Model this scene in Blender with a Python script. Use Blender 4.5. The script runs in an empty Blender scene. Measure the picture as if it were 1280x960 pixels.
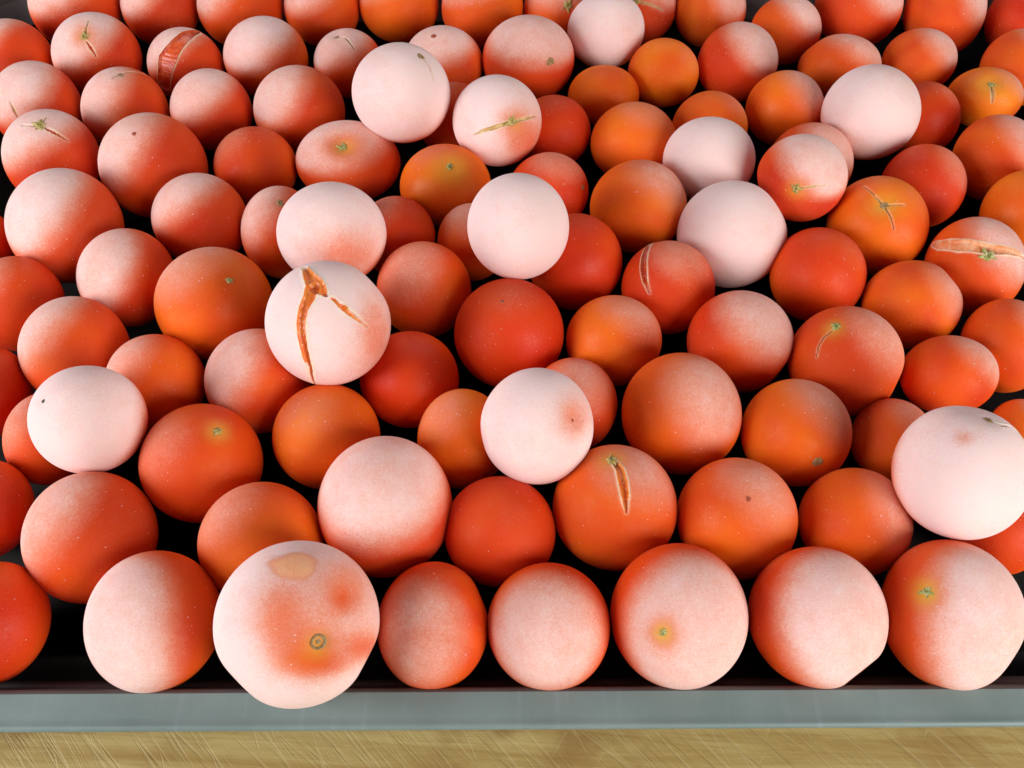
import bpy, math, random
import numpy as np

# ------------------------------------------------------------------ camera, light, exposure
sc = bpy.context.scene
col = sc.collection
cam_d = bpy.data.cameras.new('camera')
cam = bpy.data.objects.new('camera', cam_d)
col.objects.link(cam)
cam.location = (0, 0, 0.245)
cam.rotation_euler = (math.radians(36.0), 0, 0)
cam_d.sensor_width = 36.0
cam_d.lens = 1150 / 1280 * 36.0
cam_d.clip_start = 0.01
cam_d.clip_end = 50
sc.camera = cam

sc.view_settings.view_transform = 'Standard'
sc.view_settings.look = 'None'
sc.view_settings.gamma = 1.0
sc.view_settings.exposure = 0.0

world = bpy.data.worlds.new('World')
sc.world = world
world.use_nodes = True
bg = world.node_tree.nodes['Background']
bg.inputs[0].default_value = (0.76, 0.72, 0.76, 1)
bg.inputs[1].default_value = 0.15


def area_light(name, loc, target, w, h, power, color):
    d = bpy.data.lights.new(name, 'AREA')
    d.shape = 'RECTANGLE'
    d.size, d.size_y = w, h
    d.energy = power
    d.color = color
    o = bpy.data.objects.new(name, d)
    col.objects.link(o)
    o.location = loc
    from mathutils import Vector
    o.rotation_euler = (Vector(target) - Vector(loc)).to_track_quat('-Z', 'Z').to_euler()
    return o


# tall window to the left and a second window to the right, on the photographer's side
area_light('left_window_light', (-0.68, -0.08, 0.30), (0, 0.2, 0.02), 0.52, 0.32, 6.3, (0.97, 0.965, 1.0))
area_light('right_window_light', (0.54, -0.34, 0.29), (0, 0.2, 0.02), 0.52, 0.32, 6.3, (1.0, 0.965, 0.93))
area_light('far_soft_light', (0.05, 1.05, 0.75), (0, 0.2, 0), 1.0, 0.5, 3.8, (0.95, 0.95, 1.0))  # added soft light from above and behind, pales the tops
sc.cycles.max_bounces = 12
sc.cycles.diffuse_bounces = 8


# ------------------------------------------------------------------ materials
def new_mat(name):
    m = bpy.data.materials.new(name)
    m.use_nodes = True
    nt = m.node_tree
    return m, nt, nt.nodes['Principled BSDF']


class N:
    """small helper to wire nodes"""
    def __init__(self, nt):
        self.nt = nt

    def n(self, kind, **kw):
        nd = self.nt.nodes.new(kind)
        for k, v in kw.items():
            setattr(nd, k, v)
        return nd

    def link(self, a, b):
        self.nt.links.new(a, b)

    def val(self, x, sock):
        if hasattr(x, 'is_output'):
            self.link(x, sock)
        else:
            sock.default_value = x

    def math(self, op, a, b=0.0, c=0.0, clamp=False):
        nd = self.n('ShaderNodeMath', operation=op, use_clamp=clamp)
        for i, x in enumerate((a, b, c)):
            self.val(x, nd.inputs[i])
        return nd.outputs[0]

    def ramp(self, x, lo, hi, a=0.0, b=1.0):
        nd = self.n('ShaderNodeMapRange', interpolation_type='SMOOTHSTEP')
        for i, v in enumerate((x, lo, hi, a, b)):
            self.val(v, nd.inputs[i])
        return nd.outputs[0]

    def mix(self, f, a, b, blend='MIX'):
        nd = self.n('ShaderNodeMix', data_type='RGBA', blend_type=blend)
        self.val(f, nd.inputs[0])
        for x, s in ((a, nd.inputs[6]), (b, nd.inputs[7])):
            self.val(x if hasattr(x, 'is_output') else (*x, 1.0), s)
        return nd.outputs[2]

    def noise(self, vec, scale, detail=2.0, rough=0.5, dist=0.0):
        nd = self.n('ShaderNodeTexNoise')
        self.link(vec, nd.inputs['Vector'])
        nd.inputs['Scale'].default_value = scale
        nd.inputs['Detail'].default_value = detail
        nd.inputs['Roughness'].default_value = rough
        nd.inputs['Distortion'].default_value = dist
        return nd.outputs[0]


def obj_coords(h, spread=3.0):
    tc = h.n('ShaderNodeTexCoord')
    oi = h.n('ShaderNodeObjectInfo')
    off = h.n('ShaderNodeVectorMath', operation='SCALE')
    off.inputs[0].default_value = (spread, spread * 1.7, -spread)
    h.link(oi.outputs['Random'], off.inputs['Scale'])
    ad = h.n('ShaderNodeVectorMath', operation='ADD')
    h.link(tc.outputs['Object'], ad.inputs[0])
    h.link(off.outputs[0], ad.inputs[1])
    return ad.outputs[0]


def make_skin():
    m, nt, bs = new_mat('frosted_tomato_skin')
    h = N(nt)
    v = obj_coords(h)
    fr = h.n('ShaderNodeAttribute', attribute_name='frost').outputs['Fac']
    sk = h.n('ShaderNodeAttribute', attribute_name='skin').outputs['Color']
    lip = h.n('ShaderNodeAttribute', attribute_name='lip').outputs['Fac']
    mid = h.noise(v, 190, 5, 0.62, 0.4)
    fine = h.noise(v, 1500, 3, 0.6)
    grain = h.noise(v, 4200, 2, 0.6)
    # frost cover: field with painted lit sides, broken up by patches and by single crystals
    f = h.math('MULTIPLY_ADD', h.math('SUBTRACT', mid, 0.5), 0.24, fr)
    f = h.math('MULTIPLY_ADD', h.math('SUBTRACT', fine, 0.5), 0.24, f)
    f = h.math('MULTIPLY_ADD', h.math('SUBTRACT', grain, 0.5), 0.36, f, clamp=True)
    # bigger crystals: sparse pale specks
    vo = h.n('ShaderNodeTexVoronoi', feature='F1')
    h.link(v, vo.inputs['Vector'])
    vo.inputs['Scale'].default_value = 1200
    speck = h.ramp(vo.outputs['Distance'], 0.26, 0.10)
    sepc = h.n('ShaderNodeSeparateColor')
    h.link(vo.outputs['Color'], sepc.inputs[0])
    pick = h.math('GREATER_THAN', sepc.outputs[0], 0.97)
    speck = h.math('MULTIPLY', h.math('MULTIPLY', speck, pick), h.ramp(fr, 0.05, 0.4, 0.25, 0.8))
    skin_v = h.mix(h.ramp(mid, 0.35, 0.7), sk, h.mix(1.0, sk, (1.0, 0.85, 0.8), 'MULTIPLY'))
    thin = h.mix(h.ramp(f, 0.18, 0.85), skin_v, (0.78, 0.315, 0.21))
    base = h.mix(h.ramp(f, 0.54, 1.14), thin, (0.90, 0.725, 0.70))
    base = h.mix(speck, base, (0.88, 0.80, 0.78))
    base = h.mix(lip, base, (0.86, 0.72, 0.50))
    h.link(base, bs.inputs['Base Color'])
    rough = h.ramp(f, 0.05, 0.40, 0.43, 0.88)
    h.link(rough, bs.inputs['Roughness'])
    h.link(h.ramp(f, 0.05, 0.45, 0.27, 0.10), bs.inputs['Specular IOR Level'])
    bs.inputs['Subsurface Weight'].default_value = 0.3
    bs.inputs['Subsurface Radius'].default_value = (1.0, 0.22, 0.08)
    bs.inputs['Subsurface Scale'].default_value = 0.0035
    bs.inputs['Sheen Weight'].default_value = 0.0
    bs.inputs['Sheen Roughness'].default_value = 0.6
    bp = h.n('ShaderNodeBump')
    bp.inputs['Strength'].default_value = 0.35
    bp.inputs['Distance'].default_value = 0.0004
    hh = h.math('MULTIPLY', h.math('ADD', h.math('MULTIPLY_ADD', grain, 0.45, fine), speck), h.ramp(f, 0.05, 0.6, 0.25, 1.0))
    h.link(hh, bp.inputs['Height'])
    h.link(bp.outputs[0], bs.inputs['Normal'])
    return m


def make_flesh(name, c0, c1):
    m, nt, bs = new_mat(name)
    h = N(nt)
    v = obj_coords(h)
    a = h.noise(v, 420, 4, 0.6, 0.6)
    b = h.noise(v, 2200, 2, 0.6)
    c = h.mix(h.ramp(a, 0.35, 0.65), c0, c1)
    c = h.mix(h.ramp(b, 0.62, 0.75, 0, 0.5), c, (0.85, 0.66, 0.45))
    h.link(c, bs.inputs['Base Color'])
    bs.inputs['Roughness'].default_value = 0.32
    bs.inputs['Subsurface Weight'].default_value = 0.3
    bs.inputs['Subsurface Radius'].default_value = (1.0, 0.3, 0.1)
    bs.inputs['Subsurface Scale'].default_value = 0.003
    bp = h.n('ShaderNodeBump')
    bp.inputs['Strength'].default_value = 0.5
    bp.inputs['Distance'].default_value = 0.0006
    h.link(a, bp.inputs['Height'])
    h.link(bp.outputs[0], bs.inputs['Normal'])
    return m


def make_scar(name, c0, c1, c2):
    m, nt, bs = new_mat(name)
    h = N(nt)
    v = obj_coords(h)
    a = h.noise(v, 900, 3, 0.6)
    b = h.noise(v, 1700, 3, 0.6)
    c = h.mix(h.ramp(a, 0.40, 0.60), c0, c1)
    c = h.mix(h.ramp(b, 0.52, 0.66), c, c2)
    h.link(c, bs.inputs['Base Color'])
    bs.inputs['Roughness'].default_value = 0.8
    bp = h.n('ShaderNodeBump')
    bp.inputs['Strength'].default_value = 0.7
    bp.inputs['Distance'].default_value = 0.0005
    h.link(b, bp.inputs['Height'])
    h.link(bp.outputs[0], bs.inputs['Normal'])
    return m


SKIN = make_skin()
FLESH = {'o': make_flesh('orange_flesh', (0.86, 0.17, 0.015), (0.90, 0.29, 0.05)),
         'p': make_flesh('frosted_flesh', (0.80, 0.27, 0.10), (0.86, 0.48, 0.28)),
         'r': make_flesh('red_flesh', (0.60, 0.05, 0.012), (0.72, 0.13, 0.03)),
         'y': make_flesh('pale_crack', (0.52, 0.30, 0.09), (0.72, 0.52, 0.22))}
SCAR = {'star': make_scar('yellow_stem_scar', (0.42, 0.34, 0.07), (0.60, 0.48, 0.20), (0.22, 0.15, 0.04)),
        'green': make_scar('green_stem_scar', (0.38, 0.40, 0.10), (0.58, 0.56, 0.26), (0.22, 0.19, 0.05)),
        'brown': make_scar('brown_stem_scar', (0.34, 0.20, 0.08), (0.46, 0.30, 0.13), (0.17, 0.09, 0.03)),
        'ring': make_scar('ringed_stem_scar', (0.36, 0.27, 0.11), (0.34, 0.20, 0.08), (0.50, 0.34, 0.17)),
        'hole': make_scar('dark_pit', (0.03, 0.03, 0.02), (0.05, 0.05, 0.04), (0.10, 0.09, 0.06)),
        'dot': make_scar('small_blemish', (0.42, 0.07, 0.03), (0.34, 0.06, 0.03), (0.5, 0.2, 0.12))}


def make_tray_mat(name, k, w=1.0):
    m, nt, bs = new_mat(name)
    h = N(nt)
    tc = h.n('ShaderNodeTexCoord').outputs['Object']
    a = h.noise(tc, 40, 5, 0.6)
    b = h.noise(tc, 2500, 2, 0.5)
    st = h.n('ShaderNodeMapping')
    st.inputs['Scale'].default_value = (260, 12, 12)
    h.link(tc, st.inputs['Vector'])
    s = h.noise(st.outputs[0], 1.0, 3, 0.6)
    c = h.mix(h.ramp(a, 0.3, 0.7), (0.155 * k * w, 0.215 * k, 0.205 * k), (0.185 * k * w, 0.245 * k, 0.235 * k))
    c = h.mix(h.ramp(s, 0.55, 0.75, 0, 0.35), c, (0.28 * k, 0.35 * k, 0.37 * k))
    h.link(c, bs.inputs['Base Color'])
    h.link(h.ramp(a, 0.3, 0.7, 0.5, 0.62), bs.inputs['Roughness'])
    bs.inputs['Metallic'].default_value = 0.1
    bp = h.n('ShaderNodeBump')
    bp.inputs['Strength'].default_value = 0.12
    bp.inputs['Distance'].default_value = 0.0002
    h.link(b, bp.inputs['Height'])
    h.link(bp.outputs[0], bs.inputs['Normal'])
    return m


def make_wood():
    m, nt, bs = new_mat('knife_scratched_wood')
    h = N(nt)
    tc = h.n('ShaderNodeTexCoord').outputs['Object']

    def stretched(sx, sy, rot, scale, detail=4, rough=0.6, dist=0.0):
        mp = h.n('ShaderNodeMapping')
        mp.inputs['Rotation'].default_value = (0, 0, math.radians(rot))
        h.link(tc, mp.inputs['Vector'])
        mp2 = h.n('ShaderNodeMapping')
        mp2.inputs['Scale'].default_value = (sx, sy, 1)
        h.link(mp.outputs[0], mp2.inputs['Vector'])
        return h.noise(mp2.outputs[0], scale, detail, rough, dist)
    grain = stretched(12, 160, 3, 1.0, 6, 0.65, 0.8)
    fine = stretched(60, 1500, 3, 1.0, 4, 0.6)
    blot = h.noise(tc, 22, 4, 0.6, 0.6)
    c = h.mix(h.ramp(grain, 0.3, 0.7), (0.35, 0.225, 0.055), (0.52, 0.40, 0.15))
    c = h.mix(h.ramp(fine, 0.45, 0.7, 0, 0.45), c, (0.30, 0.18, 0.05))
    c = h.mix(h.ramp(blot, 0.48, 0.72, 0, 0.75), c, (0.27, 0.15, 0.035))
    # knife marks: long thin pale streaks that run down to the right, some cross them
    k1 = h.ramp(stretched(22, 620, 48, 1.0, 3, 0.6, 0.15), 0.52, 0.72)
    k2 = h.ramp(stretched(18, 520, 38, 1.0, 3, 0.6, 0.25), 0.55, 0.74)
    k3 = h.ramp(stretched(30, 800, -58, 1.0, 2, 0.5, 0.2), 0.66, 0.72)
    k4 = h.ramp(stretched(30, 650, 64, 1.0, 2, 0.5, 0.2), 0.64, 0.70)
    k = h.math('MAXIMUM', h.math('MAXIMUM', k1, k2), h.math('MAXIMUM', h.math('MULTIPLY', k3, 0.6), k4))
    c = h.mix(h.math('MULTIPLY', k, 0.2), c, (0.60, 0.52, 0.28))
    d1 = h.ramp(stretched(22, 560, 43, 1.0, 3, 0.6, 0.2), 0.55, 0.72)
    c = h.mix(h.math('MULTIPLY', d1, 0.17), c, (0.20, 0.12, 0.035))
    h.link(c, bs.inputs['Base Color'])
    bs.inputs['Roughness'].default_value = 0.6
    bp = h.n('ShaderNodeBump')
    bp.inputs['Strength'].default_value = 0.25
    bp.inputs['Distance'].default_value = 0.0005
    h.link(h.math('SUBTRACT', h.math('MULTIPLY', grain, 0.4), h.math('ADD', k, d1)), bp.inputs['Height'])
    h.link(bp.outputs[0], bs.inputs['Normal'])
    return m


TRAY = make_tray_mat('grey_rim_coating', 1.0)
PAN = make_tray_mat('dark_pan', 0.28, 1.6)  # tray material again, darker and warmer for the pan
WOOD = make_wood()


# ------------------------------------------------------------------ mesh helpers
def mesh_obj(name, verts, faces, mat, parent=None, smooth=True):
    me = bpy.data.meshes.new(name)
    if isinstance(faces, np.ndarray):
        nv, nf, k = len(verts), len(faces), faces.shape[1]
        me.vertices.add(nv)
        me.vertices.foreach_set('co', np.ascontiguousarray(verts, dtype=np.float32).ravel())
        me.loops.add(nf * k)
        me.loops.foreach_set('vertex_index', faces.astype(np.int32).ravel())
        me.polygons.add(nf)
        me.polygons.foreach_set('loop_start', np.arange(0, nf * k, k, dtype=np.int32))
        me.update(calc_edges=True)
    else:
        me.from_pydata([tuple(v) for v in verts], [], faces)
        me.update()
    if smooth:
        me.polygons.foreach_set('use_smooth', np.ones(len(me.polygons), dtype=bool))
    me.materials.append(mat)
    o = bpy.data.objects.new(name, me)
    col.objects.link(o)
    if parent:
        o.parent = parent
    return o


def ico(sub):
    import bmesh
    bm = bmesh.new()
    bmesh.ops.create_icosphere(bm, subdivisions=sub, radius=1.0)
    bm.verts.ensure_lookup_table()
    v = np.array([x.co for x in bm.verts], dtype=np.float64)
    f = np.array([[x.index for x in p.verts] for p in bm.faces], dtype=np.int32)
    bm.free()
    v /= np.linalg.norm(v, axis=1)[:, None]
    return v, f


ICO = {6: ico(6), 7: ico(7)}
GROUP = 'frozen tomatoes heaped on the baking tray'


# ------------------------------------------------------------------ setting: wooden worktop, baking tray
def add_worktop():
    import bmesh
    bm = bmesh.new()
    bmesh.ops.create_cube(bm, size=1.0)
    for v in bm.verts:
        v.co.x *= 1.1
        v.co.y *= 0.8
        v.co.z *= 0.03
    bmesh.ops.bevel(bm, geom=list(bm.edges), offset=0.004, segments=3, affect='EDGES')
    me = bpy.data.meshes.new('worktop')
    bm.to_mesh(me)
    bm.free()
    me.materials.append(WOOD)
    o = bpy.data.objects.new('worktop', me)
    col.objects.link(o)
    o.location = (0, 0.24, -0.0175)
    o['kind'] = 'structure'


add_worktop()


def rounded_rect(hx, hy, r, seg=10):
    pts = []
    for cx, cy, a0 in ((hx - r, hy - r, 0), (-hx + r, hy - r, 90), (-hx + r, -hy + r, 180), (hx - r, -hy + r, 270)):
        for k in range(seg + 1):
            a = math.radians(a0 + 90 * k / seg)
            pts.append((cx + r * math.cos(a), cy + r * math.sin(a)))
    return pts


def loft(profile, hx, hy, r, seg=10):
    """profile: list of (outward offset, z); closed rings round a rounded rectangle"""
    V, F = [], []
    n = 4 * (seg + 1)
    for off, z in profile:
        for x, y in rounded_rect(hx + off, hy + off, max(r + off, 0.002), seg):
            V.append((x, y, z))
    for a in range(len(profile) - 1):
        for k in range(n):
            k2 = (k + 1) % n
            F.append((a * n + k, a * n + k2, (a + 1) * n + k2, (a + 1) * n + k))
    return V, F, n


def add_tray():
    root = bpy.data.objects.new('baking_tray', None)
    col.objects.link(root)
    root.location = (0, 0.2325, 0)
    root.rotation_euler = (0, 0, math.radians(0.31))
    root['label'] = 'grey non-stick baking tray holding the frozen tomatoes on the wooden board'
    root['category'] = 'baking tray'
    hx, hy, r = 0.2365, 0.1593, 0.022      # inner opening at the rim
    RZ = 0.014
    prof = [(-0.0075, 0.0)]
    for k in range(1, 7):                   # fillet from floor to wall
        a = math.radians(90 * k / 6)
        prof.append((-0.0075 + 0.005 * math.sin(a), 0.005 - 0.005 * math.cos(a)))
    prof.append((-0.0012, RZ - 0.0015))
    for k in range(1, 6):                   # rolled inner edge of the rim
        a = math.radians(90 * k / 5)
        prof.append((-0.0012 + 0.0016 * (1 - math.cos(a)), RZ - 0.0015 + 0.0015 * math.sin(a)))
    V, F, n = loft(prof, hx, hy, r)
    F.append(tuple(range(n)))               # floor, normal up
    # outside of the pan
    base = len(V)
    outer = [(0.0004, RZ - 0.0012), (-0.001, RZ - 0.003), (-0.0065, -0.0012), (-0.009, -0.0014)]
    V2, F2, n2 = loft(outer, hx, hy, r)
    V += V2
    F += [tuple(base + i for i in f) for f in F2]
    F.append(tuple(base + 3 * n + i for i in reversed(range(n))))
    pan = mesh_obj('pan', V, F, PAN, root)
    # flat flange with a rolled bead at its outer edge
    W = 0.0078
    prof = [(0.0003, RZ)] + [(0.0003 + W * t, RZ - 0.0003 * t) for t in (0.25, 0.5, 0.75, 0.93)]
    for k in range(0, 13):
        a = math.radians(90 - 270 * k / 12)
        prof.append((W + 0.0003 + 0.0011 * math.cos(a), RZ - 0.0012 + 0.0011 * math.sin(a)))
    prof.append((0.0003, RZ - 0.0013))
    V, F, n = loft(prof, hx, hy, r)
    rim = mesh_obj('rim', V, F, TRAY, root)


add_tray()


# ------------------------------------------------------------------ tomatoes
def arr(x):
    return np.array(x, dtype=np.float64)


def sstep(a, b, x):
    t = np.clip((x - a) / (b - a), 0, 1)
    return t * t * (3 - 2 * t)


COUNT = [0]
LIT_SIDE_LEAN = 0.80


def tomato(P, X, Z, R, frost, hue, label, scars=(), halo=(), cracks=(), bare=(), dents=()):
    COUNT[0] += 1
    rng = np.random.RandomState(100 + COUNT[0])
    P, X, Z, R = arr(P) / 1000, arr(X), arr(Z), arr(R) / 1000
    X /= np.linalg.norm(X)
    Z /= np.linalg.norm(Z)
    Y = np.cross(Z, X)
    A = np.stack([X, Y, Z])
    lob = rng.normal(size=(7, 3))
    lob /= np.linalg.norm(lob, axis=1)[:, None]
    amp = rng.uniform(-1, 1, 7) * arr([.026, .022, .018, .014, .010, .008, .007])
    ex = arr([2, 3, 3, 4, 6, 7, 8])
    dn = [(arr(d) / np.linalg.norm(d), r, q) for d, r, q in dents]
    dn += [(arr(s[0]) / np.linalg.norm(s[0]), 0.10 + 1.6 * s[1], 0.028) for s in scars if s[2] != 'dot']

    def disp(u):
        d = np.zeros(len(u))
        for l, a, e in zip(lob, amp, ex):
            c = u @ l
            d += a * np.where(c > 0, np.abs(c) ** e, (-1) ** int(e) * np.abs(c) ** e)
        for q, r, dep in dn:
            ang = np.arccos(np.clip(u @ q, -1, 1))
            d -= dep * np.exp(-(ang / (r * 0.75)) ** 2)
        return d

    ring_a = np.linspace(0, 2 * np.pi, 48, endpoint=False)
    limb = np.stack([np.cos(ring_a), np.sin(ring_a), 0 * ring_a], 1)
    nd, dn = dn, []
    base_d = disp(limb).mean() - 0.012
    dn = nd

    def place(u, d):
        d = d - base_d
        return (u * (1 + d)[:, None] * R) @ A

    u, f = ICO[7 if cracks else 6]
    u = u.copy()
    d = disp(u)
    N0 = (u / R) @ A
    N0 /= np.linalg.norm(N0, axis=1)[:, None]
    # frost caps; the lean paints lit sides pale and shaded flanks bare red
    ax = arr([LIT_SIDE_LEAN * (0.35 if frost > 0.82 else 1.0) * math.tanh(P[0] / 0.07), 0.10 - 0.75 * (P[1] < 0.10) - 0.60 * (frost > 0.85 and P[1] > 0.10), 1.0]) + rng.normal(size=3) * 0.15
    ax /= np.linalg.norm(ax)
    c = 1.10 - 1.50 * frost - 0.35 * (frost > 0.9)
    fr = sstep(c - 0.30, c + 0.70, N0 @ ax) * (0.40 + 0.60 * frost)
    lf = rng.normal(size=(6, 3)) * arr([1.4, 1.5, 1.8, 2.2, 2.6, 3])[:, None]
    ph = rng.uniform(0, 6.28, 6)
    if frost < 0.85 and P[1] > 0.10:                  # shade painted in: undersides go to bare red
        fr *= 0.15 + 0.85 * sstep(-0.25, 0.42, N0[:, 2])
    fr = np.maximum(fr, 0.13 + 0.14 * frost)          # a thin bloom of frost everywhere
    fr += sum(np.sin(u @ l + p) for l, p in zip(lf, ph)) * 0.014
    scuff = np.zeros(len(u))
    for q, rx, ry, st in bare:
        q = arr(q)
        w = u - q
        if st == 0.55:
            w = w * (1 + 0.10 * np.sin(u @ (lf[0] * 7)) + 0.07 * np.sin(u @ (lf[1] * 15)) + 0.05 * np.sin(u @ (lf[2] * 22)))[:, None]
        m = np.exp(-((w[:, 0] / rx) ** 2 + (w[:, 1] / ry) ** 2) ** (4.0 if st == 0.55 else 1.0)) * (u @ q > 0)
        fr *= 1 - st * m
        if st == 0.55:
            scuff += m ** 0.2
    # skin colour, with a yellow ring round some stems
    red, org = arr((0.63, 0.012, 0.003)), arr((0.88, 0.19, 0.006))
    sk = np.repeat((red * (1 - hue) + org * hue)[None], len(u), 0)
    mott = sum(np.sin(u @ (l * 1.3) + p * 2) for l, p in zip(lf, ph)) / 6
    sk *= (1 + 0.18 * mott)[:, None]
    sk[:, 1] *= 1 + 0.5 * mott
    for q, r, st in halo:
        m = np.exp(-(np.arccos(np.clip(u @ arr(q), -1, 1)) / r) ** 2) * st
        sk = sk * (1 - m)[:, None] + arr((0.80, 0.52, 0.06)) * m[:, None]
        fr *= 1 - 0.55 * m
    sk = sk * (1 - scuff)[:, None] + arr((0.95, 0.50, 0.26)) * scuff[:, None]
    lip = np.zeros(len(u))
    inside = np.zeros(len(u), dtype=np.int8)
    kinds = []
    for pts, kind in cracks:
        kinds.append(kind)
        pp = arr(pts)
        best = np.full(len(u), 9.0)
        bw = np.full(len(u), 0.02)
        prj = np.zeros((len(u), 3))
        for a, b in zip(pp[:-1], pp[1:]):
            s = b[:3] - a[:3]
            t = np.clip(((u - a[:3]) @ s) / (s @ s), 0, 1)
            pr = a[:3] + t[:, None] * s
            pr /= np.linalg.norm(pr, axis=1)[:, None]
            dd = np.linalg.norm(u - pr, axis=1)
            better = dd < best
            best = np.where(better, dd, best)
            prj[better] = pr[better]
            bw = np.where(better, a[3] * (1 - t) + b[3] * t, bw)
        jit = sum(np.sin(u @ (rng.normal(size=3) * k)) for k in (14, 25, 40)) / 3
        bw = np.maximum(bw * (1 + np.minimum(0.20, 0.007 / bw) * jit), 0.017)
        s = best / bw
        dep = np.minimum(0.055 if kind in 'op' else 0.08, 0.02 + bw * 0.8)
        ins = s < 1
        prof = dep * (0.55 + 0.45 * np.sqrt(np.clip(1 - s * s, 0, 1)))
        # wide splits: slide the outermost inside vertices onto the edge so that the torn skin has a clean rim
        fin = ins[f]
        mixed = fin.any(axis=1) & ~fin.all(axis=1)
        ring = np.zeros(len(u), dtype=bool)
        ring[f[mixed].ravel()] = True
        ring &= ins & (bw > 0.045)
        u[ring] += ((u - prj) / np.maximum(best, 1e-6)[:, None] * (bw - best)[:, None])[ring]
        prof[ring] = 0.0
        rag = sum(np.sin(u @ (rng.normal(size=3) * k)) for k in (18, 33, 50)) * 0.0025
        d = np.where(ins, d - prof + np.where(ring, 0, rag * (bw > 0.045)), d)
        edge = np.exp(-np.clip((best - bw) / 0.035, 0, 9) ** 2) * (~ins) * (best < 0.3)
        d += np.where(ins & ~ring, 0, np.where(ring, 1, edge) * np.minimum(0.25 * bw, 0.005 if kind == 'y' else 0.015))
        lw = 0.028 if kind != 'y' else 0.016
        lip = np.maximum(lip, np.exp(-np.clip((best - bw) / lw, 0, 9) ** 2) * (~ins) * np.clip(bw / 0.05, 0.25, 0.95))
        inside[ins] = len(kinds)
    co = place(u, d)
    if len(kinds):
        fi = inside[f]
        infl = fi.min(axis=1) > 0
        skin_f = f[~infl]
    else:
        skin_f = f
    used, inv = np.unique(skin_f, return_inverse=True)
    o = mesh_obj('tomato', co[used], inv.reshape(-1, 3), SKIN)
    o.location = P
    me = o.data
    at = me.attributes.new('frost', 'FLOAT', 'POINT')  # frost together with the painted lit and shaded sides
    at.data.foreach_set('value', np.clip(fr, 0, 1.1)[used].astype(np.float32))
    at = me.attributes.new('lip', 'FLOAT', 'POINT')
    at.data.foreach_set('value', lip[used].astype(np.float32))
    at = me.attributes.new('skin', 'FLOAT_COLOR', 'POINT')
    at.data.foreach_set('color', np.concatenate([np.clip(sk, 0, 1), np.ones((len(sk), 1))], 1)[used].astype(np.float32).ravel())
    o['label'] = label
    o['category'] = 'tomato'
    o['group'] = GROUP
    for k in range(len(kinds)):
        sel = infl & (fi.max(axis=1) == k + 1)
        if not sel.any():
            continue
        us, iv = np.unique(f[sel], return_inverse=True)
        mesh_obj('split_flesh' if kinds[k] != 'y' else 'crack', co[us], iv.reshape(-1, 3), FLESH[kinds[k]], o)
    # stem scars and blemishes
    for q, rr, kind in scars:
        q = arr(q)
        q /= np.linalg.norm(q)
        T = np.cross(q, (0.3, 0.9, 0.2))
        T /= np.linalg.norm(T)
        B = np.cross(q, T)
        seg, ph0 = 40, rng.uniform(0, 6.28)
        th = np.arange(seg) / seg * 2 * np.pi
        jag = sum(rng.uniform(.4, 1) * np.sin(th * k + rng.uniform(0, 6.28)) for k in (2, 3, 7, 9)) / 4
        if kind in ('star', 'green'):
            out = 0.62 + rng.uniform(0.1, 0.65, seg // 8).repeat(8) * np.clip(np.cos(th * 5 + ph0 + 1.6 * jag), 0, 1) + 0.42 * jag
            rings = ((0, .010), (.2, .030), (.4, .035), (.7, .028), (.95, .014), (1.05, -.02))
        elif kind == 'ring':
            out = 1 + 0.06 * jag
            rings = ((0, .0), (.25, .012), (.45, -.012), (.62, -.01), (.76, .03), (.9, .034), (1.0, .014), (1.1, -.02))
        elif kind == 'hole':
            out = 1 + 0.3 * jag
            rings = ((0, .001), (.5, .003), (.9, .004), (1.0, -.01))
        else:
            out = 0.9 + 0.35 * jag
            rings = ((0, .002), (.3, .016), (.6, .018), (.9, .010), (1.0, -.02))
        V, F = [], []
        for i, (fr_, hh) in enumerate(rings):
            for k in range(seg):
                rho = rr * fr_ * out[k]
                w = q + T * rho * math.cos(th[k]) + B * rho * math.sin(th[k])
                V.append(w / np.linalg.norm(w))
        V = np.array(V)
        hs = np.repeat([x[1] for x in rings], seg) * min(1.0, rr / 0.12) * (1 + 0.5 * rng.uniform(-1, 1, len(V)))
        cov = place(V, disp(V) + hs)
        F = [(a * seg + k, a * seg + (k + 1) % seg, (a + 1) * seg + (k + 1) % seg, (a + 1) * seg + k)
             for a in range(len(rings) - 1) for k in range(seg)]
        mesh_obj('blemish' if kind in ('dot', 'hole') else 'stem_scar', cov, F, SCAR[kind], o)
    return o


# position (mm), view-side axes, semi-axes (mm), frost, redness to orange, label, marks
tomato((-189.756,367.387,17.938), (0.916,0.342,-0.211), (0.402,-0.779,0.481), (18.114,17.904,18.008), 0.752, 0.248, 'big frosted tomato in the back left corner, cut by the photo\'s top edge')
tomato((-154.198,370.166,16.256), (0.943,0.284,-0.175), (0.334,-0.802,0.495), (15.826,16.334,16.078), 0.752, 0.214, 'lavender frosted tomato in the back row directly behind the widely split tomato')
tomato((-118.302,368.458,17.267), (0.965,0.224,-0.138), (0.263,-0.821,0.507), (17.8,17.174,17.484), 0.705, 0.316, 'pale pink back-row tomato behind the round whitish uncracked tomato, fourth-from-left top edge neighbour')
tomato((-83.272,369.862,15.683), (0.982,0.16,-0.099), (0.188,-0.835,0.518), (16.159,15.603,15.879), 0.658, 0.35, 'back-row tomato behind the tomato with the curled scar, top edge left of centre')
tomato((-49.476,372.116,15.809), (0.994,0.096,-0.059), (0.112,-0.846,0.521), (17.094,15.602,16.331), 0.564, 0.588, 'peach orange back-row tomato behind the large white tomato with the dark scar')
tomato((-12.871,367.813,16.898), (1,0.025,-0.016), (0.03,-0.849,0.527), (17.744,16.762,17.246), 0.611, 0.452, 'back-row tomato right behind the big pink tomato with a brown stem scar')
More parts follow.
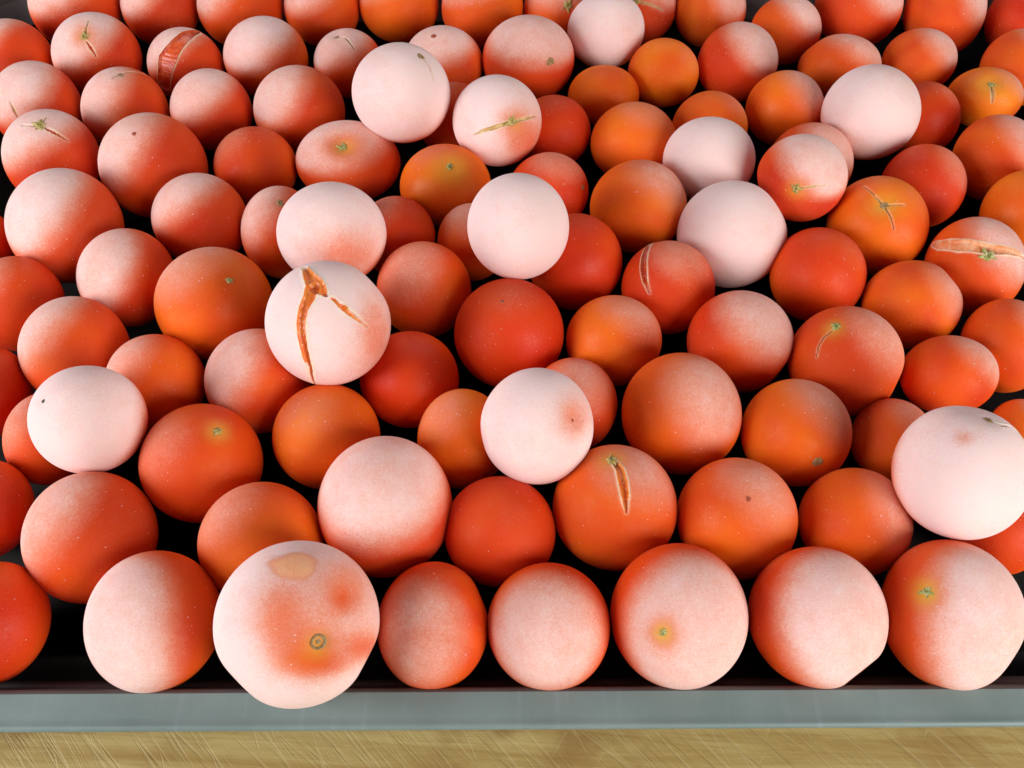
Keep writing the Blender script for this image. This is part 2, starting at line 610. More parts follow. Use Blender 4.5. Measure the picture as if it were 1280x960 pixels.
tomato((21.8,369.762,15.051), (0.999,-0.043,0.027), (-0.051,-0.847,0.529), (16.46,15.282,15.86), 0.611, 0.452, 'back-row tomato with yellow stem star, peeking out left of a raised white tomato', scars=[((0.159,0.111,0.981),0.168,'star')])
tomato((39.39,345.446,20.46), (0.996,-0.079,0.051), (-0.094,-0.835,0.542), (15.969,14.987,15.471), 0.98, 0.248, 'white frosted tomato perched on the back row between two tomatoes with yellow stars')
tomato((57.333,372.308,14.949), (0.992,-0.111,0.068), (-0.13,-0.843,0.521), (14.653,14.997,14.824), 0.564, 0.248, 'cracked back-row tomato with yellow stem mark, half hidden right of a raised white tomato', scars=[((-0.188,0.139,0.972),0.137,'star')], cracks=[([(-0.141,0.139,0.98,0.026),(0.207,0.076,0.975,0.036),(0.612,-0.092,0.786,0.018)],'y')])
tomato((86.69,368.889,15.525), (0.981,-0.166,0.103), (-0.196,-0.833,0.518), (15.089,15.599,15.342), 0.564, 0.588, 'orange-tinged back-row tomato standing next right of the cracked half-hidden one')
tomato((117.624,355.747,13.997), (0.964,-0.224,0.145), (-0.267,-0.808,0.525), (14.589,13.886,14.233), 0.658, 0.384, 'peach frosted tomato by the back rim behind the gap above an orange tomato')
tomato((150.987,369.263,17.895), (0.944,-0.28,0.172), (-0.329,-0.804,0.495), (18.08,17.862,17.971), 0.705, 0.282, 'wide pink frosted tomato at the top edge with a red left side')
tomato((186.386,363.042,18.341), (0.917,-0.339,0.211), (-0.399,-0.778,0.486), (16.116,18.768,17.392), 0.658, 0.384, 'tall egg-shaped frosted tomato at the top edge near the right back corner', dents=[((-0.707,-0.427,0.563),0.6,0.05)])
tomato((220.309,361.317,15.374), (0.889,-0.386,0.245), (-0.458,-0.75,0.477), (13.843,15.693,14.739), 0.47, 0.214, 'mauve shaded tomato in the top right corner of the photo')
tomato((-206.474,332.705,15.696), (0.89,0.375,-0.258), (0.455,-0.733,0.505), (15.329,15.784,15.555), 0.705, 0.214, 'lavender tomato cut by the left edge, second row from the back')
tomato((-171.344,333.146,16.917), (0.921,0.322,-0.221), (0.391,-0.76,0.52), (17.029,16.892,16.96), 0.799, 0.234, 'lavender tomato with yellow stem star and a thin crack above and below it', scars=[((-0.227,0.449,0.864),0.119,'star')], halo=[((-0.227,0.449,0.864),0.270,0.6)], cracks=[([(-0.079,0.79,0.609,0.018),(-0.198,0.537,0.82,0.029)],'y'),([(-0.193,0.325,0.926,0.022),(-0.125,0.202,0.971,0.04),(-0.032,0.008,0.999,0.016)],'r')])
tomato((-135.175,330.39,14.587), (0.948,0.261,-0.182), (0.318,-0.778,0.542), (15.048,14.486,14.764), 0.752, 0.234, 'frosted tomato split wide open by a broad red gash near the back left', cracks=[([(0.408,0.862,0.301,0.075),(0.131,0.766,0.629,0.163),(-0.18,0.49,0.853,0.188),(-0.438,0.137,0.888,0.25),(-0.529,-0.134,0.838,0.2),(-0.597,-0.515,0.615,0.175)],'r')])
tomato((-101.528,333.15,16.115), (0.97,0.201,-0.138), (0.244,-0.799,0.549), (17.011,15.932,16.463), 0.799, 0.486, 'round whitish uncracked tomato with orange right flank, right of the gashed one', bare=[((0.512,-0.142,0.847),0.572,0.484,0.5)])
tomato((-68.168,332.923,13.629), (0.986,0.136,-0.095), (0.166,-0.81,0.563), (14.107,13.533,13.817), 0.705, 0.316, 'small pink tomato with a curled scar line on its top, behind the large white tomato', scars=[((-0.301,0.778,0.552),0.091,'brown')], cracks=[([(-0.301,0.778,0.552,0.021),(-0.034,0.708,0.705,0.034),(0.196,0.393,0.899,0.018)],'y')], dents=[((-0.299,0.848,0.438),0.3,0.06)])
tomato((-28.751,330.961,14.935), (0.997,0.058,-0.041), (0.071,-0.819,0.569), (16.163,14.697,15.413), 0.705, 0.384, 'peach tomato with a small top dimple behind the white tomato bearing a dark scar', scars=[((-0.204,0.711,0.673),0.080,'dot')])
tomato((6.568,330.411,17.247), (1,-0.013,0.009), (-0.016,-0.823,0.567), (18.732,16.965,17.826), 0.705, 0.248, 'large pink tomato with a brown stem scar on its right shoulder', scars=[((0.474,-0.043,0.88),0.103,'brown')])
tomato((36.897,313.626,12.179), (0.996,-0.076,0.056), (-0.094,-0.799,0.593), (14.186,11.75,12.911), 0.188, 0.826, 'small glossy orange tomato with a bright glint, below the raised white back tomato')
tomato((62.223,326.44,13.588), (0.988,-0.125,0.089), (-0.154,-0.806,0.571), (14.321,13.438,13.872), 0.282, 0.792, 'orange conical tomato with thin frost right of the small glossy orange one')
tomato((92.965,330.408,15.697), (0.974,-0.185,0.128), (-0.225,-0.8,0.556), (16.069,15.621,15.843), 0.705, 0.248, 'pink egg-shaped tomato right of the orange conical tomato')
tomato((135.687,331.24,13.308), (0.948,-0.261,0.182), (-0.318,-0.777,0.543), (16.365,12.632,14.378), 0.611, 0.52, 'wide flattened frosted tomato just behind the large white tomato on the right', dents=[((-0.697,0.716,0.039),0.5,0.06)])
tomato((170.108,335.458,13.066), (0.923,-0.317,0.219), (-0.385,-0.759,0.525), (14.504,12.736,13.591), 0.611, 0.554, 'frosted tomato with orange lower left, next to the dark gap near the back right')
tomato((208.736,328.371,14.664), (0.887,-0.377,0.265), (-0.461,-0.726,0.511), (14.639,15.171,14.903), 0.611, 0.554, 'peach tomato cut by the right edge just behind the one with a pale seam')
tomato((189.389,310.248,13.72), (0.898,-0.353,0.263), (-0.44,-0.72,0.536), (14.12,11.443,12.711), 0.47, 0.792, 'squat orange tomato with green stem and a pale seam down its front', scars=[((0.154,0.49,0.858),0.129,'green')], halo=[((0.159,0.438,0.885),0.470,0.6)], cracks=[([(0.162,0.412,0.896,0.029),(0.211,0.153,0.965,0.047),(0.226,-0.158,0.961,0.023)],'y')], bare=[((-0.689,-0.083,0.72),0.587,0.646,0.6)], dents=[((0.145,0.569,0.81),0.5,0.12)])
tomato((107.767,301.905,14.421), (0.962,-0.217,0.166), (-0.273,-0.765,0.584), (14.907,14.301,14.601), 0.517, 0.792, 'bright orange tomato with frosted crown, left of the large white raised one', bare=[((-0.386,-0.279,0.88),0.588,0.588,0.6)])
tomato((76.97,291.427,13.509), (0.979,-0.158,0.126), (-0.202,-0.766,0.61), (14.344,13.573,13.953), 0.329, 0.758, 'orange tomato peeking out behind the white tomato that leans on another white one')
tomato((135.137,286.481,24.633), (0.936,-0.278,0.214), (-0.351,-0.742,0.571), (17.478,17.129,17.303), 0.97, 0.282, 'large white raised tomato with red underside, towards the back right')
tomato((160.991,296.852,13.458), (0.92,-0.309,0.241), (-0.392,-0.724,0.567), (13.899,14.031,13.965), 0.329, 0.248, 'dull red tomato tucked behind the right side of the large white raised one')
tomato((181.203,271.212,15.545), (0.891,-0.347,0.293), (-0.454,-0.68,0.575), (14.951,15.745,15.343), 0.564, 0.486, 'large peach tomato near the right edge in front of the squat seamed one')
tomato((71.867,263.914,20.607), (0.979,-0.154,0.131), (-0.202,-0.746,0.634), (16.322,15.647,15.981), 0.98, 0.282, 'white raised tomato leaning on the back of a bigger white one, right of centre')
tomato((111.188,268.585,14.679), (0.954,-0.227,0.195), (-0.3,-0.723,0.622), (15.408,15.128,15.268), 0.564, 0.282, 'pink tomato mostly hidden behind the frosted one with a stem and side crack')
tomato((100.406,245.615,28.433), (0.957,-0.219,0.193), (-0.292,-0.717,0.633), (15.144,14.673,14.907), 0.8, 0.214, 'frosted tomato with stem scar and a hairline crack running right, raised over neighbours', scars=[((-0.093,-0.232,0.968),0.123,'star')], halo=[((-0.043,-0.232,0.972),0.240,0.5)], cracks=[([(0.007,-0.214,0.977,0.02),(0.256,-0.178,0.95,0.024),(0.525,-0.16,0.836,0.012)],'y')], dents=[((-0.974,-0.221,0.042),0.5,0.06)])
tomato((150.406,256.665,14.792), (0.917,-0.298,0.267), (-0.4,-0.682,0.612), (14.493,14.896,14.693), 0.376, 0.214, 'dark red frosted tomato standing alone in front of a black gap on the right')
tomato((127.654,233.962,16.884), (0.931,-0.261,0.254), (-0.364,-0.667,0.65), (16.67,16.966,16.817), 0.235, 0.69, 'bare orange-brown tomato with dark stem and pale star-shaped cracks', scars=[((0.123,0.448,0.886),0.096,'brown')], halo=[((0.123,0.448,0.886),0.327,0.5)], cracks=[([(-0.29,0.773,0.564,0.011),(-0.067,0.622,0.78,0.02),(0.076,0.495,0.866,0.022)],'y'),([(0.157,0.385,0.909,0.018),(0.259,0.168,0.951,0.02),(0.318,-0.048,0.947,0.011)],'y'),([(0.197,0.447,0.872,0.018),(0.482,0.416,0.771,0.013)],'y')], dents=[((0.09,0.51,0.855),0.45,0.1)])
tomato((182.17,240.379,15.531), (0.877,-0.348,0.332), (-0.481,-0.634,0.605), (14.442,15.981,15.192), 0.47, 0.758, 'bright orange tomato cut by the right edge behind the split one with green stem', bare=[((-0.307,-0.078,0.949),0.867,0.650,0.5)])
tomato((156.643,215.39,16.053), (0.895,-0.305,0.325), (-0.445,-0.613,0.653), (15.522,16.536,16.021), 0.611, 0.384, 'tomato split across its middle, pale green stem sitting in the split', scars=[((0.258,0.226,0.94),0.168,'green')], cracks=[([(-0.837,0.45,0.312,0.029),(-0.668,0.426,0.61,0.086),(-0.293,0.417,0.86,0.124),(0.04,0.398,0.917,0.114),(0.25,0.365,0.897,0.114),(0.489,0.334,0.806,0.095),(0.733,0.273,0.623,0.067),(0.928,0.166,0.333,0.029)],'p')], dents=[((0.246,0.427,0.87),0.4,0.06)])
tomato((75.798,228.529,18.078), (0.972,-0.166,0.165), (-0.234,-0.689,0.686), (18.493,17.976,18.233), 0.98, 0.248, 'large clean white tomato in front of another white one, right of centre', dents=[((0.834,0.549,0.061),0.5,0.04)])
tomato((-186.566,300.465,16.752), (0.896,0.353,-0.268), (0.443,-0.714,0.542), (16.313,16.875,16.592), 0.733, 0.214, 'lavender tomato with a short upright crack, at the left edge', cracks=[([(-0.548,0.107,0.83,0.015),(-0.476,-0.08,0.876,0.035),(-0.404,-0.269,0.874,0.015)],'y')])
tomato((-151.779,299.441,15.984), (0.928,0.297,-0.227), (0.373,-0.737,0.564), (16.01,15.977,15.994), 0.658, 0.35, 'tomato with a curved brown scar on top, below the star-scarred cracked one', scars=[((-0.013,0.808,0.589),0.078,'brown')], cracks=[([(-0.216,0.713,0.667,0.013),(-0.029,0.827,0.562,0.027),(0.241,0.871,0.428,0.027),(0.508,0.826,0.245,0.013)],'y')])
tomato((-118.207,300.094,15.412), (0.954,0.237,-0.181), (0.299,-0.758,0.58), (15.312,15.437,15.374), 0.705, 0.248, 'plain lavender and red tomato in front of the gashed tomato')
tomato((-83.087,298.102,16.621), (0.976,0.172,-0.131), (0.216,-0.775,0.594), (17.399,16.435,16.91), 0.705, 0.35, 'plain peach-pink tomato just left of the large white scarred tomato')
tomato((-170.971,269.398,17.127), (0.9,0.333,-0.281), (0.436,-0.687,0.581), (16.604,17.3,16.948), 0.752, 0.214, 'lavender tomato with yellowish stem and short cracks, beside the left edge gap', scars=[((-0.176,0.674,0.717),0.142,'star')], cracks=[([(-0.519,0.659,0.545,0.012),(-0.271,0.657,0.703,0.024)],'y'),([(-0.104,0.626,0.773,0.024),(0.084,0.515,0.853,0.04),(0.316,0.356,0.879,0.014)],'r'),([(-0.037,0.825,0.564,0.012),(-0.14,0.724,0.676,0.02)],'y')])
tomato((-131.498,263.636,18.412), (0.936,0.267,-0.23), (0.353,-0.708,0.611), (18.696,18.74,18.718), 0.705, 0.282, 'large plain tomato with one tiny dimple on its shoulder, left third of the tray', scars=[((-0.3,0.574,0.762),0.046,'dot')])
tomato((-95.704,267.288,14.629), (0.965,0.198,-0.171), (0.262,-0.731,0.63), (14.974,14.527,14.749), 0.376, 0.418, 'small orange-red tomato left of the one with a sunken green stem')
tomato((-61.174,269.338,15.56), (0.986,0.129,-0.109), (0.169,-0.751,0.638), (19.13,14.818,16.836), 0.705, 0.282, 'pink tomato with a deep sunken green stem hollow', scars=[((-0.109,0.419,0.901),0.130,'green')], halo=[((-0.066,0.401,0.914),0.295,0.6)], bare=[((-0.066,0.382,0.922),0.369,0.332,0.4)], dents=[((-0.093,0.457,0.885),0.42,0.16)])
tomato((-154.713,231.822,18.957), (0.903,0.308,-0.301), (0.43,-0.645,0.631), (18.511,19.458,18.979), 0.771, 0.282, 'large tomato at the left with a whitened left half and red right half')
tomato((-110.034,237.957,16.069), (0.949,0.228,-0.219), (0.317,-0.684,0.657), (16.06,16.026,16.043), 0.705, 0.282, 'round tomato with white left shoulder, behind the large orange one with dark stem')
tomato((-81.264,232.78,15.133), (0.971,0.172,-0.169), (0.241,-0.691,0.682), (13.336,15.779,14.506), 0.611, 0.452, 'peach tomato with brown scar, half hidden behind a pale raised tomato', scars=[((0.02,0.632,0.775),0.106,'brown')])
tomato((-58.783,216.423,30.54), (0.982,0.134,-0.132), (0.188,-0.698,0.691), (17.437,16.503,16.963), 0.95, 0.418, 'pale raised tomato touching the back of the white tomato with the big orange split', bare=[((0.198,-0.412,0.89),0.636,0.477,0.4)])
tomato((-24.175,255.653,15.481), (0.998,0.052,-0.047), (0.07,-0.742,0.667), (16.3,15.345,15.815), 0.329, 0.826, 'bright orange tomato with a green stem in a pale ring', scars=[((0.088,0.477,0.875),0.100,'green')], halo=[((0.155,0.423,0.893),0.379,0.5)], bare=[((-0.295,-0.021,0.955),0.644,0.492,0.5)])
tomato((-22.394,295.517,14.055), (0.998,0.047,-0.037), (0.06,-0.786,0.615), (14.074,14.463,14.267), 0.376, 0.282, 'red tomato wedged between two raised white tomatoes, the scarred and the cracked one')
tomato((15.83,289.326,13.592), (0.999,-0.033,0.026), (-0.042,-0.78,0.625), (14.27,13.778,14.022), 0.235, 0.214, 'deep red tomato behind the right shoulder of the white cracked tomato')
tomato((46.34,280.749,15.095), (0.992,-0.099,0.081), (-0.127,-0.767,0.629), (16.029,15.02,15.516), 0.376, 0.588, 'orange-topped tomato standing behind the gap right of a deep red one')
tomato((13.155,254.97,13.943), (0.999,-0.028,0.026), (-0.038,-0.74,0.671), (14.618,13.748,14.177), 0.423, 0.214, 'red tomato with thin pink frost behind the white uncracked centre ball', scars=[((0.862,0.11,0.495),0.074,'brown')])
tomato((45.269,244.312,16.413), (0.991,-0.098,0.092), (-0.134,-0.724,0.677), (16.962,16.255,16.605), 0.47, 0.656, 'tomato with orange left flank and small glint, left of two white ones')
tomato((1.952,211.261,38.692), (1,-0.006,0.005), (-0.008,-0.715,0.699), (15.923,16.444,16.181), 1.0, 0.248, 'cleanest bright white ball perched high in the middle of the tray')
tomato((-40.423,283.239,35.624), (0.993,0.092,-0.069), (0.115,-0.797,0.592), (17.682,17.278,17.479), 0.97, 0.282, 'large white raised tomato with a dark scar and small crack at its upper right', scars=[((0.411,0.726,0.552),0.093,'brown')], cracks=[([(0.441,0.695,0.568,0.021),(0.561,0.508,0.654,0.018),(0.615,0.259,0.745,0.011)],'r')])
tomato((-5.457,276.372,28.723), (1,0.012,-0.009), (0.015,-0.787,0.617), (16.118,16.065,16.091), 0.92, 0.316, 'white raised tomato with a brown stem and long cracks both ways', scars=[((0.324,-0.013,0.946),0.150,'star')], halo=[((0.359,-0.013,0.933),0.303,0.6)], cracks=[([(-0.518,-0.302,0.8,0.015),(-0.269,-0.199,0.942,0.042),(0.01,-0.114,0.993,0.046),(0.254,-0.047,0.966,0.038)],'y'),([(0.43,0.003,0.903,0.028),(0.643,0.054,0.764,0.034),(0.865,0.107,0.491,0.013)],'y')], bare=[((0.686,-0.409,0.602),0.569,0.569,0.45)])
tomato((-40.539,232.306,13.528), (0.992,0.087,-0.087), (0.123,-0.703,0.701), (13.4,13.892,13.644), 0.423, 0.248, 'red tomato glimpsed between the pale raised tomato and the ringed orange one')
tomato((-14.009,229.889,12.976), (0.999,0.03,-0.03), (0.043,-0.703,0.71), (12.051,13.307,12.664), 0.517, 0.452, 'small peach tomato peeking out left of the cleanest white ball')
tomato((-29.212,205.306,15.724), (0.996,0.063,-0.07), (0.094,-0.664,0.742), (15.352,15.87,15.609), 0.47, 0.418, 'dull brownish pink tomato right of the white tomato with the big split')
tomato((21.534,217.826,15.783), (0.998,-0.046,0.049), (-0.067,-0.687,0.724), (15.756,16.196,15.975), 0.235, 0.214, 'deep red tomato in the shade right of the cleanest white ball')
tomato((52.04,206.518,15.364), (0.986,-0.112,0.124), (-0.167,-0.66,0.733), (15.253,15.387,15.32), 0.423, 0.214, 'red tomato with a curved split on its left, under the large clean white one', cracks=[([(-0.358,0.932,0.051,0.036),(-0.466,0.756,0.459,0.062),(-0.504,0.414,0.758,0.071),(-0.463,0.13,0.877,0.053),(-0.376,-0.102,0.921,0.018)],'r')])
tomato((-1.016,185.224,17.283), (1,0.002,-0.003), (0.003,-0.631,0.776), (17.301,17.275,17.288), 0.263, 0.194, 'large dark red tomato directly in front of the cleanest white ball', scars=[((-0.112,0.563,0.819),0.039,'dot')])
tomato((32.71,184.545,14.641), (0.994,-0.069,0.086), (-0.11,-0.621,0.776), (15.014,14.488,14.749), 0.423, 0.69, 'orange tomato with scuffed scratchy skin on its front', bare=[((-0.042,0.013,0.999),0.490,0.280,0.45)])
tomato((-31.663,169.28,14.456), (0.994,0.065,-0.089), (0.11,-0.587,0.802), (15.303,14.783,15.041), 0.207, 0.194, 'dark red bare tomato in the shade in front of the big split one')
tomato((-14.594,147.448,14.135), (0.999,0.029,-0.045), (0.054,-0.539,0.841), (13.282,14.697,13.972), 0.376, 0.758, 'orange tomato partly behind the bright white lumpy one in front centre')
tomato((18.795,160.419,13.823), (0.998,-0.038,0.055), (-0.067,-0.569,0.82), (13.166,14.167,13.657), 0.47, 0.282, 'red tomato behind the right side of the bright white lumpy one')
tomato((6.645,140.659,31.372), (1,-0.015,0.022), (-0.027,-0.548,0.836), (15.516,15.945,15.729), 1.0, 0.452, 'bright white lumpy tomato with a peach dimple, raised in front centre', scars=[((0.643,0.104,0.759),0.037,'dot')], bare=[((0.644,0.171,0.746),0.311,0.368,0.42)], dents=[((-0.943,-0.206,0.259),0.28,0.06),((0.686,0.144,0.713),0.3,0.05)])
tomato((50.397,154.232,17.754), (0.984,-0.101,0.149), (-0.18,-0.552,0.814), (17.571,17.854,17.712), 0.517, 0.452, 'large tan-frosted tomato right of the bright white lumpy one')
tomato((72.331,183.099,16.152), (0.971,-0.15,0.187), (-0.24,-0.607,0.758), (16.286,16.088,16.187), 0.611, 0.282, 'pink frosted tomato in front of the large clean white one', dents=[((0.803,-0.593,0.061),0.4,0.06)])
tomato((102.923,211.811,15.647), (0.951,-0.211,0.227), (-0.31,-0.646,0.697), (15.376,15.798,15.586), 0.235, 0.282, 'shaded red tomato right of the large clean white one')
tomato((103.985,174.284,16.971), (0.94,-0.207,0.271), (-0.341,-0.569,0.748), (16.85,17.204,17.026), 0.47, 0.452, 'tomato with bright green stem and fine curved crack, right of centre', scars=[((-0.162,0.612,0.774),0.110,'green')], halo=[((-0.188,0.584,0.79),0.187,0.5)], cracks=[([(-0.214,0.542,0.813,0.016),(-0.347,0.417,0.84,0.019),(-0.44,0.25,0.863,0.014),(-0.465,0.083,0.881,0.009)],'y')], dents=[((0.919,-0.391,0.055),0.4,0.05)])
tomato((131.439,199.405,14.722), (0.918,-0.26,0.3), (-0.397,-0.601,0.694), (15.237,14.447,14.837), 0.47, 0.656, 'orange-bottomed tan tomato in front of the bare star-cracked one', dents=[((0.798,0.601,0.048),0.4,0.05)])
tomato((157.793,183.071,13.882), (0.882,-0.292,0.369), (-0.471,-0.547,0.693), (13.105,14.84,13.945), 0.517, 0.452, 'tan tomato by the right edge in front of the split one with green stem')
tomato((135.448,170.164,15.545), (0.903,-0.256,0.345), (-0.429,-0.538,0.725), (13.883,12.151,12.988), 0.517, 0.418, 'tan frosted tomato behind the biggest white one at right')
tomato((83.959,148.716,15.762), (0.956,-0.16,0.246), (-0.294,-0.52,0.802), (15.622,15.848,15.735), 0.47, 0.69, 'orange tomato with a brown stem scar low on its front', scars=[((0.38,-0.514,0.769),0.111,'brown')], bare=[((-0.054,-0.059,0.997),0.632,0.474,0.4)])
tomato((113.87,148.265,12.137), (0.925,-0.205,0.321), (-0.381,-0.498,0.779), (11.736,12.431,12.078), 0.423, 0.588, 'orange tomato half hidden behind the left of the biggest white one')
tomato((118.336,124.093,34.998), (0.9,-0.221,0.376), (-0.436,-0.457,0.775), (16.671,17.617,17.137), 1.0, 0.214, 'biggest white tomato, raised at the right edge with a curved crack', scars=[((0.436,0.771,0.465),0.085,'brown')], cracks=[([(0.467,0.746,0.475,0.017),(0.593,0.664,0.456,0.03),(0.706,0.646,0.291,0.014)],'o'),([(0.706,0.646,0.291,0.014),(0.805,0.567,0.175,0.025),(0.887,0.378,0.264,0.022)],'o')], bare=[((0.07,0.463,0.884),0.138,0.110,0.25)], dents=[((0.204,0.925,0.321),0.5,0.05)])
tomato((155.53,154.182,9.068), (0.876,-0.264,0.404), (-0.483,-0.479,0.733), (8.782,9.287,9.031), 0.564, 0.52, 'small peach tomato showing behind the cracked top of the biggest white one')
tomato((62.148,119.851,16.455), (0.972,-0.109,0.207), (-0.234,-0.452,0.861), (16.155,16.669,16.41), 0.423, 0.554, 'orange-red tomato with a single tiny red dot on its face', scars=[((0.201,0.302,0.932),0.050,'dot')], bare=[((-0.324,-0.27,0.906),0.492,0.492,0.5)])
tomato((95.428,119.531,14.907), (0.938,-0.159,0.307), (-0.346,-0.433,0.833), (14.824,15.018,14.92), 0.47, 0.588, 'orange tomato with frosted right shoulder, left of the biggest white one')
tomato((136.029,119.173,12.544), (0.887,-0.21,0.41), (-0.461,-0.405,0.79), (12.338,13.22,12.771), 0.235, 0.248, 'shadowed red tomato beneath the biggest white one at right')
tomato((-162.745,199.687,14.96), (0.882,0.309,-0.356), (0.471,-0.578,0.666), (13.948,15.501,14.704), 0.47, 0.248, 'red-brown tomato cut by the left edge in front of the half-whitened one')
tomato((-129.17,210.201,15.984), (0.923,0.26,-0.283), (0.384,-0.625,0.68), (15.345,16.259,15.795), 0.705, 0.282, 'tomato with lavender left side, behind the one at left with grainy frost')
tomato((-137.495,179.105,16.415), (0.904,0.263,-0.336), (0.427,-0.557,0.712), (15.953,16.925,16.432), 0.611, 0.316, 'grainy frosted tomato behind the white one with a tiny black hole')
tomato((-96.541,196.684,18.285), (0.952,0.201,-0.232), (0.306,-0.623,0.719), (18.278,18.372,18.325), 0.517, 0.656, 'large orange tomato with a small dark green stem, left of the big split one', scars=[((0.246,0.409,0.879),0.079,'green')], bare=[((0.279,0.208,0.938),0.748,0.598,0.45)])
tomato((-53.832,173.381,36.73), (0.981,0.123,-0.149), (0.193,-0.626,0.755), (17.961,18.036,17.999), 0.97, 0.418, 'white tomato torn open by a tall orange split with a second crack', cracks=[([(-0.362,0.856,0.368,0.04),(-0.284,0.718,0.636,0.093),(-0.198,0.589,0.784,0.133),(-0.102,0.489,0.867,0.093),(-0.03,0.427,0.904,0.027)],'o'),([(-0.222,0.564,0.795,0.107),(-0.283,0.39,0.876,0.1),(-0.369,0.218,0.904,0.073),(-0.407,0.023,0.913,0.073),(-0.399,-0.196,0.896,0.069),(-0.356,-0.443,0.823,0.06),(-0.291,-0.697,0.655,0.04),(-0.216,-0.974,0.064,0.02)],'o'),([(0.054,0.39,0.919,0.027),(0.233,0.232,0.944,0.047),(0.39,0.11,0.914,0.04),(0.589,-0.05,0.807,0.009)],'o')], bare=[((0.731,-0.201,0.652),0.334,0.667,0.35)], dents=[((0.735,0.675,0.068),0.4,0.03)])
tomato((-109.997,167.677,14.815), (0.933,0.213,-0.291), (0.361,-0.55,0.753), (14.526,14.951,14.737), 0.517, 0.384, 'tan tomato right behind the white one with a tiny black hole')
tomato((-78.41,167.514,15.787), (0.964,0.157,-0.215), (0.266,-0.569,0.778), (15.684,16.021,15.852), 0.639, 0.35, 'tomato with a faint crease, left below the white one torn open', dents=[((-0.063,0.661,0.747),0.22,0.04)])
tomato((-161.404,165.601,12.859), (0.87,0.286,-0.401), (0.493,-0.505,0.708), (11.425,13.867,12.587), 0.235, 0.214, 'dark red tomato cut by the left edge behind the white one with a black hole')
tomato((-118.642,143.412,30.637), (0.908,0.232,-0.348), (0.418,-0.505,0.755), (15.231,14.972,15.101), 0.98, 0.248, 'white raised tomato at left with one tiny black hole', scars=[((-0.738,0.334,0.586),0.043,'hole')])
tomato((-138.34,148.514,12.861), (0.894,0.241,-0.377), (0.448,-0.481,0.754), (12.184,13.842,12.986), 0.423, 0.282, 'dull red tomato mostly hidden under the left white one with a black hole')
tomato((-89.447,137.536,16.912), (0.948,0.164,-0.273), (0.318,-0.49,0.812), (16.808,16.982,16.895), 0.357, 0.316, 'large red tomato with a yellow-green stem star, right of the white holed one', scars=[((0.243,0.53,0.813),0.102,'star')], halo=[((0.243,0.53,0.813),0.202,0.5)])
tomato((-54.776,147.878,15.163), (0.981,0.105,-0.164), (0.195,-0.529,0.826), (15.567,15.374,15.47), 0.329, 0.656, 'orange-red bare tomato in front of the white one torn open')
tomato((-148.742,124.408,12.92), (0.871,0.232,-0.434), (0.492,-0.411,0.767), (11.836,13.944,12.847), 0.282, 0.234, 'red tomato cut by the left edge, third row from the front')
tomato((-114.929,113.959,17.03), (0.912,0.182,-0.367), (0.41,-0.406,0.817), (16.913,17.59,17.248), 0.611, 0.316, 'large tomato with grainy pale left side, below the white holed one')
tomato((-135.459,90.446,14.482), (0.877,0.175,-0.447), (0.48,-0.32,0.817), (13.685,15.411,14.523), 0.27, 0.234, 'red shaded tomato in the front row cut by the left edge')
tomato((-92.101,89.95,17.121), (0.936,0.13,-0.328), (0.353,-0.345,0.87), (16.551,17.602,17.069), 0.792, 0.384, 'front-row tomato with white left face, between the left-edge one and the lumpy giant', bare=[((0.511,0.072,0.856),0.400,0.800,0.5)])  # wide bare patch paints the shaded right side
tomato((-68.501,112.623,16.08), (0.966,0.114,-0.232), (0.259,-0.425,0.867), (16.432,16.106,16.268), 0.423, 0.622, 'orange tomato behind and left of the lumpy giant with bare patches')
tomato((-52.287,84.819,28.981), (0.975,0.08,-0.205), (0.22,-0.356,0.908), (19.542,19.609,19.575), 1.0, 0.52, 'lumpy white giant with bare orange patches and ringed stem, overhanging the front rim', scars=[((0.271,-0.234,0.934),0.102,'ring')], halo=[((0.271,-0.234,0.934),0.180,0.6)], bare=[((-0.078,0.648,0.757),0.264,0.159,0.55),((-0.205,0.095,0.974),0.317,0.402,0.45),((0.068,-0.294,0.953),0.359,0.317,0.45),((0.258,-0.457,0.851),0.317,0.148,0.6),((0.515,0.375,0.771),0.444,0.423,0.42),((0.793,-0.271,0.546),0.359,0.190,0.5),((0.498,0.281,0.82),0.127,0.127,0.4)], dents=[((0.246,-0.26,0.934),0.4,0.1),((0.576,0.283,0.767),0.4,0.05),((-0.692,-0.716,0.086),0.4,0.05),((0.89,-0.448,0.091),0.3,0.05)])
tomato((-34.961,122.056,19.552), (0.991,0.065,-0.12), (0.136,-0.473,0.871), (18.125,19.228,18.668), 0.733, 0.282, 'large pink frosted tomato standing tall behind the gap right of the lumpy giant')
tomato((-20.469,89.599,15.22), (0.997,0.03,-0.077), (0.083,-0.362,0.928), (14.237,16.018,15.101), 0.54, 0.282, 'dull red front-row tomato immediately right of the lumpy giant', dents=[((0.894,0.443,0.064),0.35,0.04)])
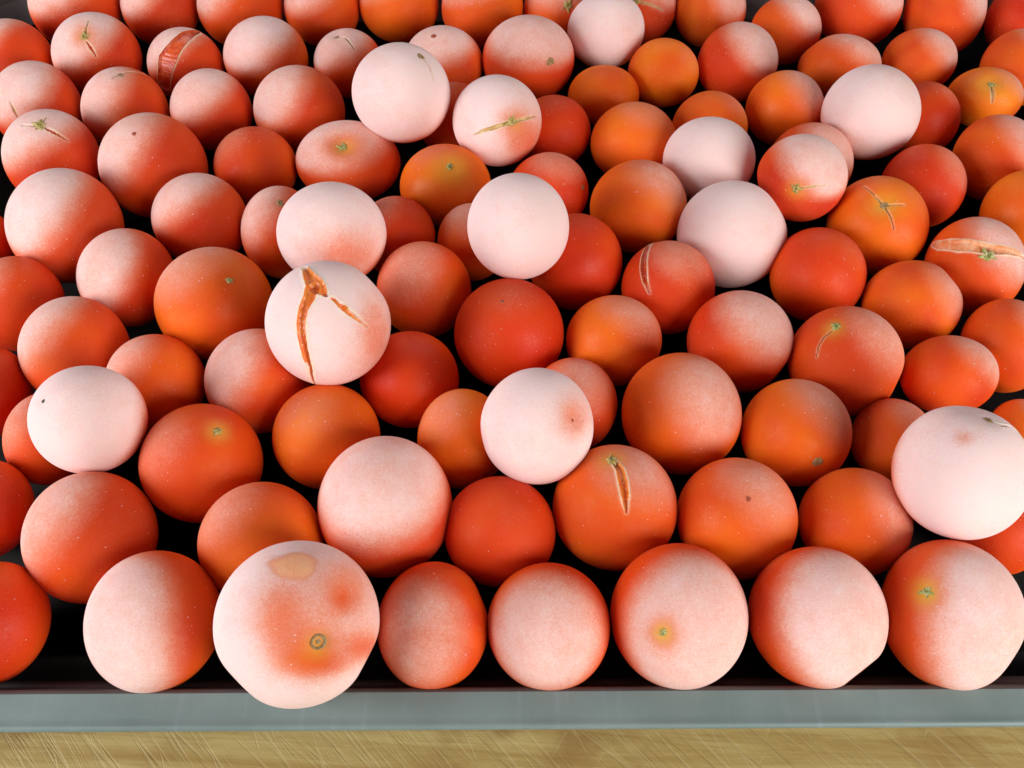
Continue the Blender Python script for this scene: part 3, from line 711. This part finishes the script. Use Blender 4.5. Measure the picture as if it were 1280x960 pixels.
tomato((9.512,89.32,15.809), (0.999,-0.014,0.036), (-0.039,-0.363,0.931), (15.676,15.973,15.824), 0.648, 0.316, 'plain front-row tomato with white middle and red flanks, right of a duller one')
tomato((42.944,91.244,17.76), (0.985,-0.064,0.16), (-0.173,-0.367,0.914), (17.239,18.183,17.705), 0.765, 0.214, 'pink-white front-row tomato with a yellow-ringed stem low on its face', scars=[((-0.219,-0.222,0.95),0.064,'green')], halo=[((-0.219,-0.232,0.948),0.208,0.9)])
tomato((78.546,90.93,17.361), (0.952,-0.113,0.284), (-0.305,-0.353,0.884), (17.069,17.624,17.344), 0.765, 0.282, 'front-row tomato with a notched lower right side', dents=[((0.602,-0.794,0.078),0.3,0.15)])
tomato((113.306,91.606,17.829), (0.908,-0.157,0.39), (-0.42,-0.339,0.842), (17.014,18.681,17.828), 0.792, 0.384, 'front-row tomato with yellow-ringed green stem at its upper left, at the right end', scars=[((-0.285,0.292,0.913),0.093,'green')], halo=[((-0.266,0.271,0.925),0.210,0.8)], bare=[((-0.822,0.08,0.563),0.210,0.658,0.7)], dents=[((0.793,-0.606,0.07),0.5,0.05)])  # tall bare strip paints the shaded left side
tomato((-3.235,116.654,15.106), (1,0.006,-0.011), (0.013,-0.452,0.892), (15.243,15.053,15.148), 0.207, 0.234, 'dark red tomato in the second row behind the plain front-row pair')
tomato((28.584,123.249,17.063), (0.994,-0.051,0.095), (-0.108,-0.474,0.874), (17.067,17.242,17.154), 0.423, 0.588, 'orange tomato with an upright slit running down from its stem', scars=[((-0.04,0.749,0.662),0.116,'star')], halo=[((-0.015,0.748,0.663),0.238,0.6)], cracks=[([(0.009,0.709,0.705,0.04),(0.094,0.581,0.809,0.066),(0.127,0.406,0.905,0.073),(0.159,0.163,0.974,0.059),(0.179,-0.077,0.981,0.016)],'o')])
tomato((-188.452,232.941,11.019), (0.868,0.35,-0.351), (0.496,-0.613,0.615), (10.341,11.326,10.822), 0.282, 0.214, 'sliver of a red tomato at the left edge beneath the half-whitened one')
